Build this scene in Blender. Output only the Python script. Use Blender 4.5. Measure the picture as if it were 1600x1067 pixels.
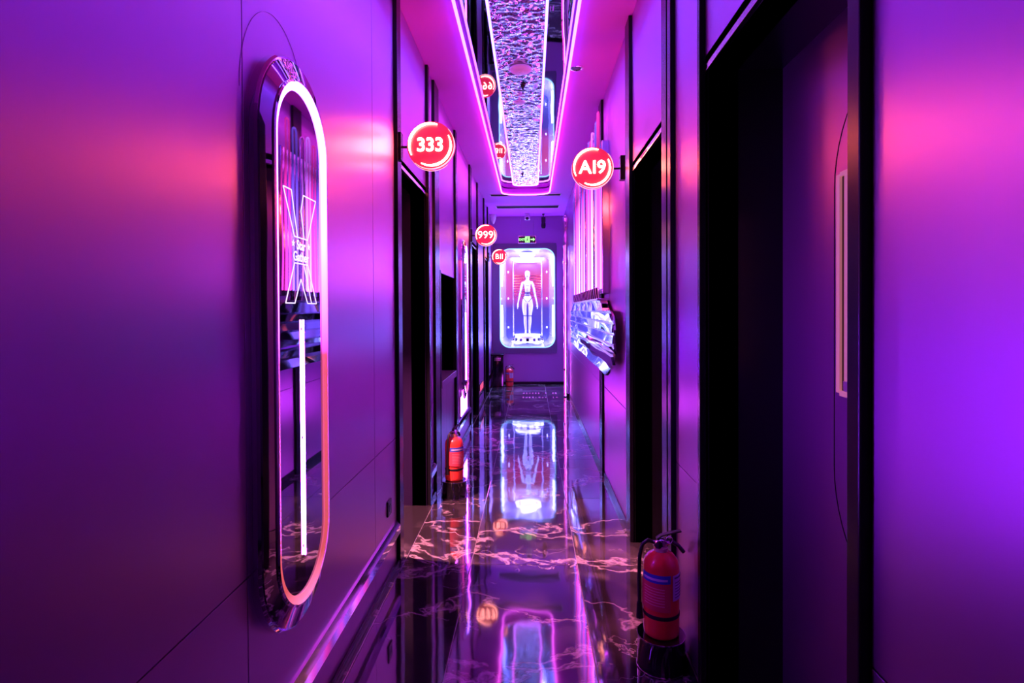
import bpy, bmesh, math, random
from mathutils import Vector, Matrix, Euler
random.seed(7)
PI = math.pi
scene = bpy.context.scene
for o in list(bpy.data.objects):
    bpy.data.objects.remove(o, do_unlink=True)
COL = scene.collection

# ------------------------------------------------------------------ camera, world, exposure
EYE = 1.5
cam_data = bpy.data.cameras.new('camera')
cam = bpy.data.objects.new('camera', cam_data)
COL.objects.link(cam)
cam_data.sensor_width = 36.0
cam_data.lens = 900.0 / 1600.0 * 36.0
cam_data.shift_y = -39.5 / 1600.0
cam_data.clip_start = 0.02
Rm = (Matrix.Rotation(math.radians(1.92), 3, 'Z') @ Matrix.Rotation(math.radians(-0.64), 3, 'X')
      @ Matrix.Rotation(math.radians(90), 3, 'X') @ Matrix.Rotation(math.radians(-0.3), 3, 'Z'))
cam.matrix_world = Matrix.Translation((0, 0, EYE)) @ Rm.to_4x4()
scene.camera = cam

world = bpy.data.worlds.new('world')
scene.world = world
world.use_nodes = True
world.node_tree.nodes['Background'].inputs[0].default_value = (0.05, 0.01, 0.12, 1)
world.node_tree.nodes['Background'].inputs[1].default_value = 0.15
vs = scene.view_settings
vs.view_transform = 'Standard'
vs.look = 'None'
vs.exposure = 0.0
vs.gamma = 1.0
vs.use_curve_mapping = False

# lamp strengths (all lamps are built where they stand, further down)
S_TUBE, S_SIGN, S_FACE, S_RING, S_ROD, S_HARP, S_CASE = 10.5, 76.0, 0.95, 26.0, 420.0, 9.5, 30.0

# ------------------------------------------------------------------ helpers
def srgb(r, g, b):
    f = lambda c: (c / 12.92 if c <= 0.04045 else ((c + 0.055) / 1.055) ** 2.4)
    return (f(r / 255), f(g / 255), f(b / 255), 1)

def mat(name, color=(0.5, 0.5, 0.5), rough=0.5, metal=0.0, ior=1.5, coat=0.0, trans=0.0):
    m = bpy.data.materials.new(name)
    m.use_nodes = True
    b = m.node_tree.nodes['Principled BSDF']
    b.inputs['Base Color'].default_value = (*color[:3], 1)
    b.inputs['Roughness'].default_value = rough
    b.inputs['Metallic'].default_value = metal
    b.inputs['IOR'].default_value = ior
    b.inputs['Coat Weight'].default_value = coat
    b.inputs['Transmission Weight'].default_value = trans
    return m

def N(m, t, **kw):
    n = m.node_tree.nodes.new(t)
    for k, v in kw.items():
        if k in n.inputs: n.inputs[k].default_value = v
        else: setattr(n, k, v)
    return n

def link(m, a, ao, b, bi):
    m.node_tree.links.new(a.outputs[ao], b.inputs[bi])

def emis(name, color, strength):
    m = mat(name, (0.02, 0.02, 0.02), 0.3)
    b = m.node_tree.nodes['Principled BSDF']
    b.inputs['Emission Color'].default_value = (*color[:3], 1)
    b.inputs['Emission Strength'].default_value = strength
    return m

def emis_ramp(name, axis, lo, hi, stops):
    """lamp whose colour runs along one world axis; stops = (pos, colour, strength)"""
    m = mat(name, (0.02, 0.02, 0.02), 0.25)
    b = m.node_tree.nodes['Principled BSDF']
    g = N(m, 'ShaderNodeNewGeometry')
    s = N(m, 'ShaderNodeSeparateXYZ')
    mr = N(m, 'ShaderNodeMapRange')
    mr.inputs['From Min'].default_value = lo
    mr.inputs['From Max'].default_value = hi
    cr = N(m, 'ShaderNodeValToRGB')
    link(m, g, 'Position', s, 0)
    link(m, s, axis, mr, 0)
    link(m, mr, 0, cr, 0)
    els = cr.color_ramp.elements
    top = max(st[2] for st in stops)
    while len(els) < len(stops): els.new(0.5)
    for e, (p, c, st) in zip(els, stops):
        e.position = p
        e.color = (c[0] * st / top, c[1] * st / top, c[2] * st / top, 1)
    link(m, cr, 0, b, 'Emission Color')
    b.inputs['Emission Strength'].default_value = top
    return m

def bump(m, scale=(1, 1, 1), nscale=50, strength=0.1, dist=0.002, detail=3, coord='Object'):
    b = m.node_tree.nodes['Principled BSDF']
    if coord == 'World':
        tc = N(m, 'ShaderNodeNewGeometry'); out = 'Position'
    else:
        tc = N(m, 'ShaderNodeTexCoord'); out = 'Object'
    mp = N(m, 'ShaderNodeMapping')
    mp.inputs['Scale'].default_value = scale
    nz = N(m, 'ShaderNodeTexNoise')
    nz.inputs['Scale'].default_value = nscale
    nz.inputs['Detail'].default_value = detail
    bp = N(m, 'ShaderNodeBump')
    bp.inputs['Strength'].default_value = strength
    bp.inputs['Distance'].default_value = dist
    link(m, tc, out, mp, 0); link(m, mp, 0, nz, 0)
    link(m, nz, 0, bp, 'Height'); link(m, bp, 0, b, 'Normal')
    return nz

class MB:
    """collects shapes, then links them as ONE mesh object"""
    def __init__(s): s.bm = bmesh.new()
    def box(s, x0, x1, y0, y1, z0, z1, bev=0.0, M=None):
        r = bmesh.ops.create_cube(s.bm, size=1.0)
        vs_ = r['verts']
        for v in vs_:
            v.co = Vector((x0 + (v.co.x + .5) * (x1 - x0), y0 + (v.co.y + .5) * (y1 - y0), z0 + (v.co.z + .5) * (z1 - z0)))
        if bev > 0:
            es = list({e for v in vs_ for e in v.link_edges})
            rr = bmesh.ops.bevel(s.bm, geom=es, offset=bev, segments=2, affect='EDGES', profile=0.6)
            vs_ = list({v for f in rr['faces'] for v in f.verts} | {v for v in vs_ if v.is_valid})
        if M is not None:
            bmesh.ops.transform(s.bm, matrix=M, verts=[v for v in vs_ if v.is_valid])
        return s
    def faces(s, verts, faces):
        vv = [s.bm.verts.new(v) for v in verts]
        for f in faces:
            try: s.bm.faces.new([vv[i] for i in f])
            except ValueError: pass
        return s
    def prism(s, pts, fa, fb):
        """polygon pts (2D) mapped by fa / fb to two 3D loops"""
        n = len(pts)
        v = [fa(*p) for p in pts] + [fb(*p) for p in pts]
        f = [tuple(range(n)), tuple(range(2 * n - 1, n - 1, -1))]
        f += [(i, n + i, n + (i + 1) % n, (i + 1) % n) for i in range(n)]
        return s.faces(v, f)
    def ring(s, loops):
        """closed skin through a cycle of equal-length closed loops"""
        n = len(loops[0]); k = len(loops)
        v = [p for l in loops for p in l]
        f = []
        for a in range(k):
            b = (a + 1) % k
            for i in range(n):
                j = (i + 1) % n
                f.append((a * n + i, a * n + j, b * n + j, b * n + i))
        return s.faces(v, f)
    def strip(s, loops, cap0=False, cap1=False):
        n = len(loops[0])
        v = [p for l in loops for p in l]
        f = []
        for a in range(len(loops) - 1):
            for i in range(n):
                j = (i + 1) % n
                f.append((a * n + i, a * n + j, (a + 1) * n + j, (a + 1) * n + i))
        if cap0: f.append(tuple(range(n - 1, -1, -1)))
        if cap1: f.append(tuple(range((len(loops) - 1) * n, len(loops) * n)))
        return s.faces(v, f)
    def tube(s, path, r, seg=10, closed=False, r1=None):
        P = [Vector(p) for p in path]; n = len(P)
        loops = []
        up = Vector((0.0123, 0.0217, 1)).normalized()
        prev = None
        for i in range(n):
            if closed: t = P[(i + 1) % n] - P[i - 1]
            else: t = P[min(i + 1, n - 1)] - P[max(i - 1, 0)]
            t.normalize()
            if prev is None:
                a = t.cross(up)
                if a.length < 0.1: a = t.cross(Vector((1, 0.03, 0)))
            else:
                a = prev - t * prev.dot(t)
            a.normalize(); prev = a
            b = t.cross(a)
            rr = r if r1 is None else r + (r1 - r) * i / max(1, n - 1)
            loops.append([P[i] + (a * math.cos(2 * PI * k / seg) + b * math.sin(2 * PI * k / seg)) * rr for k in range(seg)])
        if closed: return s.ring(loops)
        return s.strip(loops, True, True)
    def lathe(s, prof, c=(0, 0, 0), axis='Z', seg=32):
        """prof = [(r, h)...] from one end to the other"""
        c = Vector(c); loops = []
        for r, h in prof:
            L = []
            for k in range(seg):
                a = 2 * PI * k / seg; u, v = math.cos(a) * max(r, 1e-5), math.sin(a) * max(r, 1e-5)
                L.append(c + (Vector((u, v, h)) if axis == 'Z' else Vector((u, h, -v)) if axis == 'Y' else Vector((h, u, v))))
            loops.append(L)
        return s.strip(loops, True, True)
    def build(s, name, m, parent=None, smooth=None, local=False):
        bmesh.ops.remove_doubles(s.bm, verts=s.bm.verts, dist=1e-6)
        bmesh.ops.recalc_face_normals(s.bm, faces=s.bm.faces)
        if parent is not None and not local:
            bmesh.ops.translate(s.bm, vec=-root_loc(parent), verts=s.bm.verts)
        me = bpy.data.meshes.new(name)
        s.bm.to_mesh(me); s.bm.free()
        return obj(name, me, m, parent, smooth)

def root_loc(o):
    v = Vector((0, 0, 0))
    while o is not None:
        v += o.location; o = o.parent
    return v

def obj(name, me, m, parent=None, smooth=None):
    o = bpy.data.objects.new(name, me)
    COL.objects.link(o)
    if m is not None and not me.materials: me.materials.append(m)
    if parent is not None: o.parent = parent
    if smooth is not None:
        me.polygons.foreach_set('use_smooth', [True] * len(me.polygons))
        try: me.set_sharp_from_angle(angle=math.radians(smooth))
        except Exception: pass
    return o

def thing(name, label, cat, loc=(0, 0, 0), group=None, rz=0.0):
    o = bpy.data.objects.new(name, None)
    COL.objects.link(o)
    o.location = loc; o.rotation_euler = (0, 0, rz); o.empty_display_size = 0.1
    o['label'] = label; o['category'] = cat
    if group: o['group'] = group
    return o

def tag(o, label, cat, group=None):
    o['label'] = label; o['category'] = cat
    if group: o['group'] = group
    return o

def struct(name, label=None, loc=(0, 0, 0)):
    o = bpy.data.objects.new(name, None)
    COL.objects.link(o); o.location = loc; o.empty_display_size = 0.1
    o['kind'] = 'structure'
    if label: o['label'] = label
    return o

def copy_tree(o, parent=None):
    c = o.copy(); COL.objects.link(c)
    if parent is not None: c.parent = parent
    for ch in list(o.children): copy_tree(ch, c)
    return c

def text_mesh(txt, size, depth, offset=0.0, spacing=1.0):
    cu = bpy.data.curves.new('lettering', 'FONT')
    cu.body = txt; cu.size = size; cu.extrude = depth / 2; cu.offset = offset
    cu.align_x = 'CENTER'; cu.align_y = 'CENTER'; cu.space_character = spacing
    cu.resolution_u = 4; cu.space_line = 0.85
    t = bpy.data.objects.new('lettering', cu); COL.objects.link(t)
    dg = bpy.context.evaluated_depsgraph_get()
    me = bpy.data.meshes.new_from_object(t.evaluated_get(dg))
    bpy.data.objects.remove(t, do_unlink=True)
    xs = [v.co.x for v in me.vertices]; ys = [v.co.y for v in me.vertices]
    cx, cy = (max(xs) + min(xs)) / 2, (max(ys) + min(ys)) / 2
    for v in me.vertices: v.co.x -= cx; v.co.y -= cy
    return me

# text frames: local (u right, v up, w towards the reader) to world directions
FACE_CAM = Matrix(((1, 0, 0), (0, 0, -1), (0, 1, 0)))            # reader stands at -Y
FACE_BACK = Matrix(((-1, 0, 0), (0, 0, 1), (0, 1, 0)))           # reader stands at +Y
FACE_RIGHT = Matrix(((0, 0, 1), (1, 0, 0), (0, 1, 0)))           # on the left wall, reader stands at +X
def letters(name, txt, size, depth, m, parent, pos, frame, offset=0.0, spacing=1.0):
    me = text_mesh(txt, size, depth, offset, spacing)
    base = Vector(pos) - root_loc(parent)
    for v in me.vertices: v.co = frame @ v.co + base
    me.materials.clear()
    return obj(name, me, m, parent)

def stadium(w, hh, n=20):
    """capsule outline, half width w, half height hh, centred"""
    pts = []
    for i in range(n + 1):
        a = PI * i / n
        pts.append((w * math.cos(a), hh - w + w * math.sin(a)))
    for i in range(n + 1):
        a = PI + PI * i / n
        pts.append((w * math.cos(a), -(hh - w) + w * math.sin(a)))
    return pts

def rrect(x0, x1, z0, z1, r, n=8):
    pts = []
    for cx, cz, a0 in ((x1 - r, z1 - r, 0), (x0 + r, z1 - r, PI / 2), (x0 + r, z0 + r, PI), (x1 - r, z0 + r, 3 * PI / 2)):
        for i in range(n + 1):
            a = a0 + PI / 2 * i / n
            pts.append((cx + r * math.cos(a), cz + r * math.sin(a)))
    return pts

# ------------------------------------------------------------------ materials
def brushed(name, color, rough, aniso=0.52):
    m = mat(name, color, rough, 1.0)
    b = m.node_tree.nodes['Principled BSDF']
    b.inputs['Anisotropic'].default_value = aniso
    tg = N(m, 'ShaderNodeCombineXYZ'); tg.inputs['Y'].default_value = 1.0      # grain runs upright, so highlights spread along the wall
    link(m, tg, 0, b, 'Tangent')
    bump(m, (1, 1, 0.012), 420, 0.10, 0.0006, 2, 'World')
    return m
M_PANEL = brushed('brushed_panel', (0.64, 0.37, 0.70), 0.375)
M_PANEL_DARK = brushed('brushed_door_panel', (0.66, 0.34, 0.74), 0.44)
M_BLACK = mat('black_satin', (0.004, 0.004, 0.005), 0.32)
M_JAMB = mat('jamb_violet_black', (0.02, 0.008, 0.045), 0.3)
M_TRIM = mat('black_gloss_trim', (0.008, 0.007, 0.010), 0.26, 0.0)
M_TRIM.node_tree.nodes['Principled BSDF'].inputs['Specular IOR Level'].default_value = 0.28
M_CHROME = mat('chrome', (0.86, 0.85, 0.88), 0.05, 1.0)
M_CHROME_SOFT = mat('chrome_soft', (0.8, 0.78, 0.82), 0.12, 1.0)
M_MIRROR = mat('smoked_mirror', (0.42, 0.40, 0.48), 0.02, 1.0)
bump(M_MIRROR, (1, 1, 1), 2.2, 0.05, 0.02, 1, 'World')
M_TRAYMIR = mat('tray_mirror', (0.62, 0.60, 0.68), 0.02, 1.0)
bump(M_TRAYMIR, (1, 0.6, 1), 2.5, 0.06, 0.02, 1, 'World')
M_HAMMER = mat('ripple_steel', (0.9, 0.9, 0.95), 0.06, 1.0)
M_CEIL = mat('ceiling_neon_tint', (0.76, 0.09, 0.84), 0.6)  # white ceiling; magenta of the neon light is mixed into the paint
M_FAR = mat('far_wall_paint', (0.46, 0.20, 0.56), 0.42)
M_FRAME = mat('case_surround', (0.16, 0.12, 0.22), 0.4)
M_GROUT = mat('grout', (0.30, 0.28, 0.31), 0.7)
M_CORE = mat('wall_core', (0.02, 0.02, 0.022), 0.7)
M_WHITE = mat('white_plastic', (0.82, 0.82, 0.84), 0.35)
M_BODY = mat('robot_shell', (0.88, 0.90, 0.95), 0.25)
M_BLACKP = mat('black_plastic', (0.012, 0.012, 0.014), 0.35)
M_RED = mat('extinguisher_red', (0.92, 0.06, 0.035), 0.28, coat=0.5)
M_LBL_BLUE = mat('label_blue', (0.05, 0.10, 0.55), 0.4)
M_LBL_RED = mat('label_red', (0.75, 0.07, 0.10), 0.45)
M_LBL_WHITE = mat('label_white', (0.75, 0.72, 0.78), 0.45)
M_INK = mat('label_ink', (0.12, 0.05, 0.2), 0.5)
M_INKP = mat('label_pale_print', (0.9, 0.35, 0.4), 0.5)
M_BRASS = mat('pale_collar', (0.85, 0.75, 0.45), 0.35, 0.3)
M_RUBBER = mat('black_rubber', (0.01, 0.01, 0.012), 0.45)
M_GLASSK = mat('black_glass', (0.006, 0.006, 0.008), 0.06, coat=1.0)
M_ROSE_GLOW = mat('rose_trim_glow', (0.95, 0.70, 0.68), 0.4, 0.0)
M_ROSE_GLOW.node_tree.nodes['Principled BSDF'].inputs['Emission Color'].default_value = (1, .30, .36, 1)   # emission put into the trim in place of light from the room behind
M_ROSE_GLOW.node_tree.nodes['Principled BSDF'].inputs['Emission Strength'].default_value = 0.30
M_COUNTER = mat('counter_front', (0.40, 0.36, 0.46), 0.35, 0.7)

# dark polished marble
M_MARBLE = mat('black_marble', (0.01, 0.01, 0.012), 0.05, ior=2.1)
def marble(m):
    b = m.node_tree.nodes['Principled BSDF']
    g = N(m, 'ShaderNodeNewGeometry')
    oi = N(m, 'ShaderNodeObjectInfo')
    mul = N(m, 'ShaderNodeMath', operation='MULTIPLY'); mul.inputs[1].default_value = 40.0
    link(m, oi, 'Random', mul, 0)
    add = N(m, 'ShaderNodeVectorMath', operation='ADD')
    link(m, g, 'Position', add, 0); link(m, mul, 0, add, 1)
    warp = N(m, 'ShaderNodeTexNoise'); warp.inputs['Scale'].default_value = 1.6; warp.inputs['Detail'].default_value = 5
    link(m, add, 0, warp, 0)
    sc = N(m, 'ShaderNodeVectorMath', operation='MULTIPLY_ADD')
    sc.inputs[1].default_value = (0.9, 0.9, 0.9)
    link(m, warp, 'Color', sc, 0); link(m, add, 0, sc, 2)
    def ridge(scale, width, det, stretch):
        mp = N(m, 'ShaderNodeMapping'); mp.inputs['Scale'].default_value = stretch
        mp.inputs['Rotation'].default_value = (0, 0, 0.35)
        link(m, sc, 0, mp, 0)
        n = N(m, 'ShaderNodeTexNoise'); n.inputs['Scale'].default_value = scale; n.inputs['Detail'].default_value = det
        n.inputs['Roughness'].default_value = 0.55
        link(m, mp, 0, n, 0)
        s1 = N(m, 'ShaderNodeMath', operation='SUBTRACT'); s1.inputs[1].default_value = 0.5
        link(m, n, 0, s1, 0)
        a = N(m, 'ShaderNodeMath', operation='ABSOLUTE'); link(m, s1, 0, a, 0)
        mr = N(m, 'ShaderNodeMapRange'); mr.inputs['From Min'].default_value = 0.0; mr.inputs['From Max'].default_value = width
        mr.inputs['To Min'].default_value = 1.0; mr.inputs['To Max'].default_value = 0.0
        link(m, a, 0, mr, 0)
        p = N(m, 'ShaderNodeMath', operation='POWER'); p.inputs[1].default_value = 1.8
        link(m, mr, 0, p, 0)
        return p
    r1 = ridge(1.1, 0.022, 6, (0.7, 1.6, 1))
    r2 = ridge(2.7, 0.016, 7, (0.8, 1.5, 1))
    msk = N(m, 'ShaderNodeTexNoise'); msk.inputs['Scale'].default_value = 1.3
    link(m, add, 0, msk, 0)
    mr = N(m, 'ShaderNodeMapRange'); mr.inputs['From Min'].default_value = 0.48; mr.inputs['From Max'].default_value = 0.62
    link(m, msk, 0, mr, 0)
    m2 = N(m, 'ShaderNodeMath', operation='MULTIPLY'); link(m, r2, 0, m2, 0); link(m, mr, 0, m2, 1)
    mx = N(m, 'ShaderNodeMath', operation='MAXIMUM'); link(m, r1, 0, mx, 0); link(m, m2, 0, mx, 1)
    cl = N(m, 'ShaderNodeTexNoise'); cl.inputs['Scale'].default_value = 3.0; cl.inputs['Detail'].default_value = 6
    link(m, sc, 0, cl, 0)
    base = N(m, 'ShaderNodeMix', data_type='RGBA')
    base.inputs[6].default_value = (0.020, 0.017, 0.020, 1); base.inputs[7].default_value = (0.10, 0.085, 0.09, 1)
    mr2 = N(m, 'ShaderNodeMapRange'); mr2.inputs['From Min'].default_value = 0.5; mr2.inputs['From Max'].default_value = 0.8
    link(m, cl, 0, mr2, 0); link(m, mr2, 0, base, 0)
    mix = N(m, 'ShaderNodeMix', data_type='RGBA')
    mix.inputs[7].default_value = (0.32, 0.28, 0.29, 1)
    link(m, mx, 0, mix, 0); link(m, base, 2, mix, 6)
    link(m, mix, 2, b, 'Base Color')
    nz = N(m, 'ShaderNodeTexNoise'); nz.inputs['Scale'].default_value = 5.0; nz.inputs['Detail'].default_value = 1
    link(m, g, 'Position', nz, 0)
    bp = N(m, 'ShaderNodeBump'); bp.inputs['Strength'].default_value = 0.035; bp.inputs['Distance'].default_value = 0.02
    link(m, nz, 0, bp, 'Height'); link(m, bp, 0, b, 'Normal')
marble(M_MARBLE)

# lamps
PINK, BLUE = (1.0, 0.05, 0.85), (0.22, 0.10, 1.0)
E_OUT = emis_ramp('tray_outer_neon', 'Y', 0.0, 9.4, [(0.0, (0.17, 0.065, 1.0), S_TUBE), (0.46, (0.2, 0.065, 1.0), S_TUBE), (0.62, (1.0, 0.06, 0.75), S_TUBE * 0.8), (1.0, (0.85, 0.09, 1.0), S_TUBE * 0.8)])
E_IN = emis_ramp('tray_inner_neon', 'Y', 0.0, 9.4, [(0.0, (0.16, 0.10, 1.0), S_TUBE * 0.9), (0.5, (0.2, 0.10, 1.0), S_TUBE * 0.9), (0.66, (1.0, 0.07, 0.8), S_TUBE * 0.9), (1.0, (0.4, 0.12, 1.0), S_TUBE)])
E_FACE = emis('sign_red_face', (1.0, 0.018, 0.085), S_FACE)
E_LETTER = emis('sign_letter_glow', (1.0, 0.13, 0.10), S_SIGN)
E_LETTER_SOFT = emis('sign_letter_soft_glow', (1.0, 0.28, 0.26), 14.0)
E_RIM = emis('sign_rim_glow', (1.0, 0.35, 0.42), 2.2)
E_RING = emis_ramp('capsule_neon_and_reflection', 'Z', 0.50, 2.25, [(0.0, (1.0, 0.20, 0.50), 1.6), (0.08, (1.0, 0.13, 0.10), .7), (0.48, (1.0, 0.11, 0.12), .9), (0.68, (0.75, 0.05, 1.0), S_RING * 0.7), (1.0, (0.25, 0.08, 1.0), S_RING)])  # dim red lower glow stands in for a chrome reflection; upper part is neon
E_ROD = emis('rod_neon', (0.28, 0.02, 1.0), S_ROD)
E_LINE = emis('emblem_line_glow', (0.80, 0.62, 1.0), 1.6)
E_HPINK = emis_ramp('tube_pink_glow', 'Z', EYE + .1, EYE + 1.6, [(0.0, (1.0, 0.03, 0.50), S_HARP), (0.35, (1.0, 0.03, 0.50), S_HARP * .7), (0.8, (1.0, 0.03, 0.50), S_HARP * .05), (1.0, (1.0, 0.03, 0.50), S_HARP * .12)])
E_HBLUE = emis_ramp('tube_blue_glow', 'Z', EYE + .1, EYE + 1.6, [(0.0, (0.20, 0.09, 1.0), S_HARP), (0.35, (0.20, 0.09, 1.0), S_HARP * .7), (0.8, (0.20, 0.09, 1.0), S_HARP * .05), (1.0, (0.20, 0.09, 1.0), S_HARP * .12)])
E_HWHITE = emis_ramp('tube_white_glow', 'Z', EYE + .1, EYE + 1.6, [(0.0, (0.62, 0.14, 1.0), S_HARP * 1.5), (0.35, (0.62, 0.14, 1.0), S_HARP * 1.5 * .7), (0.8, (0.62, 0.14, 1.0), S_HARP * 1.5 * .05), (1.0, (0.62, 0.14, 1.0), S_HARP * 1.5 * .12)])
E_CASEW = emis('case_white_lamp', (0.17, 0.17, 1.0), S_CASE)
E_EXIT = emis('exit_green_glow', (0.35, 1.0, 0.28), 1.8)
E_ADDED_GLOW = emis('added_lamp_glow', (0.7, 0.07, 1.0), 45.0)
E_PLAQ = emis('low_plaque_glow', (1.0, 0.10, 0.25), 0.9)
E_WARM = emis('recess_lamp', (1.0, 0.62, 0.7), 6.0)

# ------------------------------------------------------------------ measures
XL, XR = -0.80, 0.65          # wall faces
CEIL, LINT = EYE + 1.87, 2.385
Y0, Y1 = -3.0, 11.6           # corridor behind the camera to the far wall

# ------------------------------------------------------------------ floor
fl = struct('floor', 'black polished marble floor with pale veins laid in long tiles')
MB().box(-2.3, 2.0, Y0 - .2, Y1 + .9, -0.06, -0.0035).build('floor_bed', M_GROUT, fl)
cols = [(-1.385, -0.762), (-0.762, -0.362), (-0.362, 0.264), (0.264, 0.888), (0.888, 1.51)]
rows0 = 3.375 - 1.2 * 6
for (a, b) in cols:
    me = None
    for k in range(14):
        y = rows0 + 1.2 * k
        if y > Y1: continue
        if me is None:
            t = MB().box(0, b - a - .003, 0, 1.197, -0.02, 0, 0.0012).build('tile', M_MARBLE, fl, local=True)
            me = t.data
        else:
            t = obj('tile', me, None, fl)
        t.location = (a, y, 0)

# ------------------------------------------------------------------ walls: core pieces, panels, trims
def pieces(y0, y1, holes):
    """(ya, yb, za, zb) solid pieces of a wall with rectangular holes"""
    out = []; y = y0
    for (a, b, z0, z1) in sorted(holes):
        if a > y: out.append((y, a, 0, CEIL))
        if z0 > 0: out.append((a, b, 0, z0))
        out.append((a, b, z1, CEIL)); y = b
    out.append((y, y1, 0, CEIL))
    return out
DL = [(3.46, 4.38), (7.60, 8.45), (9.75, 10.45)]          # door openings, left
NICHE = (5.02, 5.97, 0.0, 1.83)
DR = [(1.17, 2.17), (2.80, 3.71)]                          # door openings, right
wl = struct('wall_left', 'left corridor wall of dark brushed metal panels')
wr = struct('wall_right', 'right corridor wall of dark brushed metal panels')
holesL = [(a, b, 0, LINT) for a, b in DL] + [NICHE]
holesR = [(a, b, 0, LINT) for a, b in DR]
core = MB()
for (a, b, z0, z1) in pieces(Y0, Y1, holesL): core.box(XL - .12, XL - .012, a, b, z0, z1)
core.build('wall_core', M_CORE, wl)
core = MB()
for (a, b, z0, z1) in pieces(Y0, Y1, holesR): core.box(XR + .012, XR + .12, a, b, z0, z1)
core.build('wall_core', M_CORE, wr)

G = 0.002
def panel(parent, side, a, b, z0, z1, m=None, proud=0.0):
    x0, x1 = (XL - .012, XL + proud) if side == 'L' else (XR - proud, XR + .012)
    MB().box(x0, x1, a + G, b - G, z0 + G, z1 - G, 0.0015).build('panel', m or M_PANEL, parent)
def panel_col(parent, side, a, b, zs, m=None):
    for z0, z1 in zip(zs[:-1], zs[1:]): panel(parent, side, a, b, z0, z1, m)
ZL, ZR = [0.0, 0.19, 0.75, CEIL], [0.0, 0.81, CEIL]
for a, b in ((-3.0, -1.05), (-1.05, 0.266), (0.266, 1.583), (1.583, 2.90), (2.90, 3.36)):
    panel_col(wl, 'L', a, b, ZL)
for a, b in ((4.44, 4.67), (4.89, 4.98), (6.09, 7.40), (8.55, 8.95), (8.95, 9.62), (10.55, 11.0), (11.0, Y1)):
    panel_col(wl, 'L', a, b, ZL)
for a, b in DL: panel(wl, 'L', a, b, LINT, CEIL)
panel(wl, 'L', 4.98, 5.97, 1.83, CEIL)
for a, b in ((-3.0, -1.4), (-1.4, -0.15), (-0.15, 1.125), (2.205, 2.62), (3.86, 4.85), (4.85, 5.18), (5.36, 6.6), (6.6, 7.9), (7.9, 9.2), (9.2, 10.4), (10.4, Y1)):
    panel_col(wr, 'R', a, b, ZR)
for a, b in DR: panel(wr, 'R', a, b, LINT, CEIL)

tn = [0]
def trim(side, a, b, z0, z1, proud=0.03, m=None, bev=0.004, label=None):
    tn[0] += 1
    x0, x1 = (XL - .012, XL + proud) if side == 'L' else (XR - proud, XR + .012)
    o = MB().box(x0, x1, a, b, z0, z1, bev).build('trim_%d' % tn[0], m or M_TRIM, None)
    o['kind'] = 'structure'
    return o
for a, b in ((3.36, 3.46), (4.38, 4.44), (4.67, 4.89), (5.97, 6.09), (7.40, 7.60), (8.45, 8.55), (9.62, 9.75), (10.45, 10.55)):
    trim('L', a, b, 0, CEIL, 0.022)
trim('L', 4.98, 5.02, 0, 1.85, 0.012)
for a, b in ((1.125, 1.17), (2.17, 2.205), (2.62, 2.68), (2.70, 2.80), (3.71, 3.86), (5.18, 5.36)):
    trim('R', a, b, 0, CEIL, 0.022)
for a, b in DR: trim('R', a, b, LINT - .012, LINT + .012, 0.006, M_CHROME_SOFT, 0.002)
for a, b in DL: trim('L', a, b, LINT - .012, LINT + .012, 0.006, M_CHROME_SOFT, 0.002)
# chrome rail low on the left wall
def rail(a, b):
    tn[0] += 1
    pr = [(XL - .01, .175), (XL + .012, .175), (XL + .022, .190), (XL + .022, .235), (XL + .008, .268), (XL - .01, .268)]
    o = MB().prism(pr, lambda x, z: (x, a, z), lambda x, z: (x, b, z)).build('trim_%d' % tn[0], M_CHROME, None)
    o['kind'] = 'structure'
for a, b in ((-3.0, 3.36), (4.44, 4.67), (6.09, 7.40), (8.55, 9.62), (10.55, Y1)): rail(a, b)
# baseboards
def base(name, side, runs, h, proud, m):
    bs = MB()
    for a, b in runs:
        x0, x1 = (XL, XL + proud) if side == 'L' else (XR - proud, XR)
        bs.box(x0, x1, a, b, 0.0, h, 0.004)
    o = bs.build(name, m, None); o['kind'] = 'structure'
base('baseboard_left', 'L', ((-3.0, 3.36), (4.44, 4.67), (6.09, 7.40), (8.55, 9.62), (10.55, Y1)), 0.03, 0.018, M_TRIM)
base('baseboard_right', 'R', ((-3.0, 1.125), (2.205, 2.62), (3.86, 5.18), (5.36, Y1)), 0.055, 0.012, M_TRIM)

# engraved thin arch on the wall above the near capsule lamp
arch = [(XL + .001, 1.80 + 0.235 * math.cos(a), EYE + 0.62 + 0.30 * math.sin(a)) for a in [PI * i / 28 for i in range(29)]]
MB().tube(arch, 0.0007, 6).build('arch_line', M_PANEL_DARK, wl, 60)

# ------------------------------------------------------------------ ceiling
ce = struct('ceiling', 'smooth ceiling with the magenta wash of the neon painted in')
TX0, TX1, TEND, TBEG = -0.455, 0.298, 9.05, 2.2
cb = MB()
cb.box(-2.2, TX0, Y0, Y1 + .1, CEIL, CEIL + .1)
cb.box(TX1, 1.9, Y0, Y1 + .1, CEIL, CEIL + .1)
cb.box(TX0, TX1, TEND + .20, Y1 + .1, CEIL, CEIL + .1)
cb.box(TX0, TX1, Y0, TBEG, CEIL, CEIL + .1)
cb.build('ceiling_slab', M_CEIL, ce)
MB().box(-2.3, 2.0, Y0, Y1 + 1.2, CEIL + .16, CEIL + .2).build('ceiling_back', M_CORE, ce)

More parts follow.
